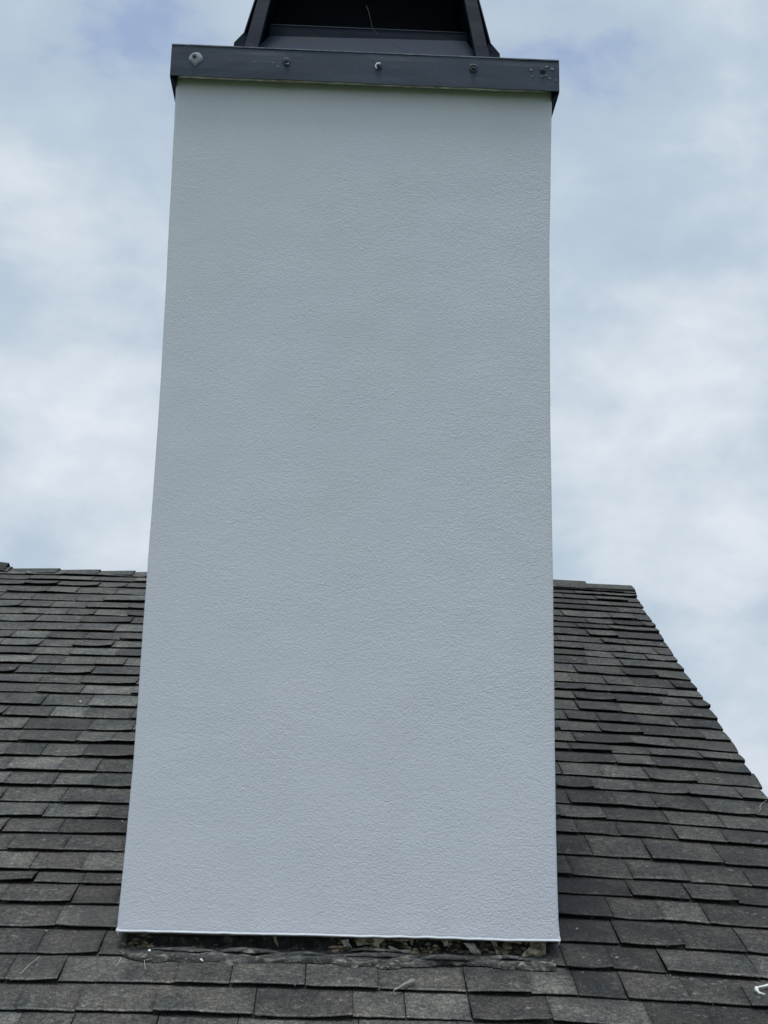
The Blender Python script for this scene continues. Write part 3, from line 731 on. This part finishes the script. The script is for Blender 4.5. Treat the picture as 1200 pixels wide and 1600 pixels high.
for v in bm.verts: v.co += Vector((nz(*(v.co*150)), nz(*(v.co*150+Vector((5, 0, 0)))), nz(*(v.co*150+Vector((0, 5, 0))))))*0.0012
props(obj('caulk_scrap', bm, GREYCHIP, smooth=True), 'twisted beige scrap of peeled caulk lying on the shingles below the chimney', 'debris')
def strand(name, L_, rad, m_, label, h0=0.011, cat='debris'):
    bm = bmesh.new(); P = onroofpts(L_, h0); Q = [P[0]]
    for a_, b_ in zip(P, P[1:]):
        for s_ in (0.33, 0.66, 1): Q.append(a_.lerp(b_, s_)+Vector((nz(*(a_*40+b_*s_*9)), 0, 0))*0.002)
    tube(bm, Q, rad, 6); props(obj(name, bm, m_), label, cat)
strand('dry_stem', [(-0.722, -0.055, 0.003), (-0.738, -0.09, 0.001), (-0.749, -0.135, 0.0)], 0.0007, STRAW, 'pale straight dry stem on the shingles at the lower left', cat='stem')
strand('dry_stem', [(-0.527, -0.05, 0.003), (-0.530, -0.072, 0.001), (-0.534, -0.087, 0.0)], 0.0007, STRAW, 'short pale dry stem just below the left bottom corner of the chimney', cat='stem')
strand('dry_stem', [(-0.452, -0.055, 0.004), (-0.470, -0.062, 0.003), (-0.462, -0.10, 0.001)], 0.0007, STRAW, 'bent dry stem under the black gap right of the chimney corner', cat='stem')
strand('twisted_string', [(1.383, 1.074, 0.004), (1.372, 1.062, 0.006), (1.360, 1.050, 0.004), (1.347, 1.028, 0.003), (1.340, 1.001, 0.002), (1.327, 0.979, 0.001)], 0.0010, GREYCHIP, 'crooked pale string at the right edge of the roof', cat='string')
def chip(u, v_, r_, label, m_=WHITECHIP, el=1.0, name='paint_chip', grp='pale chips scattered on the roof'):
    bm = bmesh.new(); bmesh.ops.create_icosphere(bm, subdivisions=2, radius=1)
    s_ = random.random()*30; rot = random.random()*3
    for v in bm.verts:
        k = (1+0.55*nz(v.co.x*1.3+s_, v.co.y*1.3, v.co.z*1.3))*0.75; x = v.co.x*r_*el*k; y = v.co.y*r_*k; z = v.co.z*r_*0.55*k
        v.co = rp(u+x*math.cos(rot)*1.0-y*math.sin(rot)*0.5, v_+x*math.sin(rot)*0.4+y, 0.010+z)
    props(obj(name, bm, m_), label, 'paint chip' if name == 'paint_chip' else 'debris', grp)
CH = [(-0.4655, -0.006, 0.0065, 'round white paint crumb in the dark gap near the left chimney corner'),
      (-0.334, -0.047, 0.0065, 'largest white crumb on the grey mastic below the left half of the chimney'),
      (-0.352, -0.044, 0.0048, 'white crumb touching the left side of the largest crumb on the mastic'),
      (-0.372, -0.043, 0.0035, 'leftmost small white crumb of the row on the grey mastic'),
      (-0.02, -0.060, 0.0042, 'pale crumb on the mastic below the middle of the chimney'),
      (0.118, -0.062, 0.0030, 'tiny white speck above the beige caulk scrap'),
      (0.259, -0.145, 0.0035, 'small white speck near the butt of the shingle right of the beige scrap'),
      (0.196, -0.195, 0.0040, 'flat white speck right below the beige caulk scrap'),
      (-0.99, 1.925, 0.007, 'white flake on the upper left roof near the chimney'),
      (0.615, 0.16, 0.0040, 'tiny pale crumb on the dark stained shingle beside the right chimney corner'),
      (0.690, 0.010, 0.0042, 'small pale crumb right of the chimney foot on the dark course'),
      (0.560, 0.83, 0.0050, 'tiny bright crumb touching the right side of the chimney low down'),
      (-0.655, 0.79, 0.0055, 'pale crumb close to the left side of the chimney at half roof height'),
      (-0.642, 0.58, 0.0050, 'pale flake second from the bottom along the left chimney side'),
      (-0.605, 0.39, 0.0055, 'lowest pale flake along the left chimney side'),
      (-0.70, 0.22, 0.0045, 'pale crumb on the lower left shingles a hand from the chimney'),
      (-0.735, 0.085, 0.0055, 'flat grey crumb on the lower left shingles near the chimney corner'),
      (0.805, -0.075, 0.0045, 'pale smudge sized crumb on the course right of the chimney foot')]
for u, v_, r_, lb in CH: chip(u, v_, r_, lb, WHITECHIP if r_ > 0.0060 else GREYCHIP, random.uniform(1.0, 1.8))
# uncountable grit and leaf crumbs
bm = bmesh.new()
for i in range(260):
    if random.random() < 0.5: u = random.uniform(-0.6, 0.75); v_ = random.gauss(-0.07, 0.10)
    elif random.random() < 0.6: u = random.uniform(-1.0, -0.57); v_ = random.uniform(-0.4, 0.9)
    else: u = random.uniform(0.57, 1.2); v_ = random.uniform(-0.4, 0.9)
    if abs(u) < 0.55 and v_ > -0.01: v_ = -v_-0.03
    r_ = random.uniform(0.0005, 0.0014); c_ = rp(u, v_, 0.0105); a_ = random.random()*6
    dx = Vector((math.cos(a_), math.sin(a_)*cP, math.sin(a_)*sP))*r_*random.uniform(1, 3.5); dy = Vector((-math.sin(a_), math.cos(a_)*cP, math.cos(a_)*sP))*r_; dz_ = Vector((0, -sP, cP))*r_
    vs = [bm.verts.new(p) for p in (c_+dx, c_+dy, c_-dx, c_-dy, c_+dz_, c_-dz_)]
    for A, B in ((0, 1), (1, 2), (2, 3), (3, 0)):
        bm.faces.new((vs[A], vs[B], vs[4])); bm.faces.new((vs[B], vs[A], vs[5]))
props(obj('roof_grit', bm, GREYCHIP), 'fine pale grit and leaf crumbs caught on the shingles around the chimney foot', 'grit', kind='stuff')
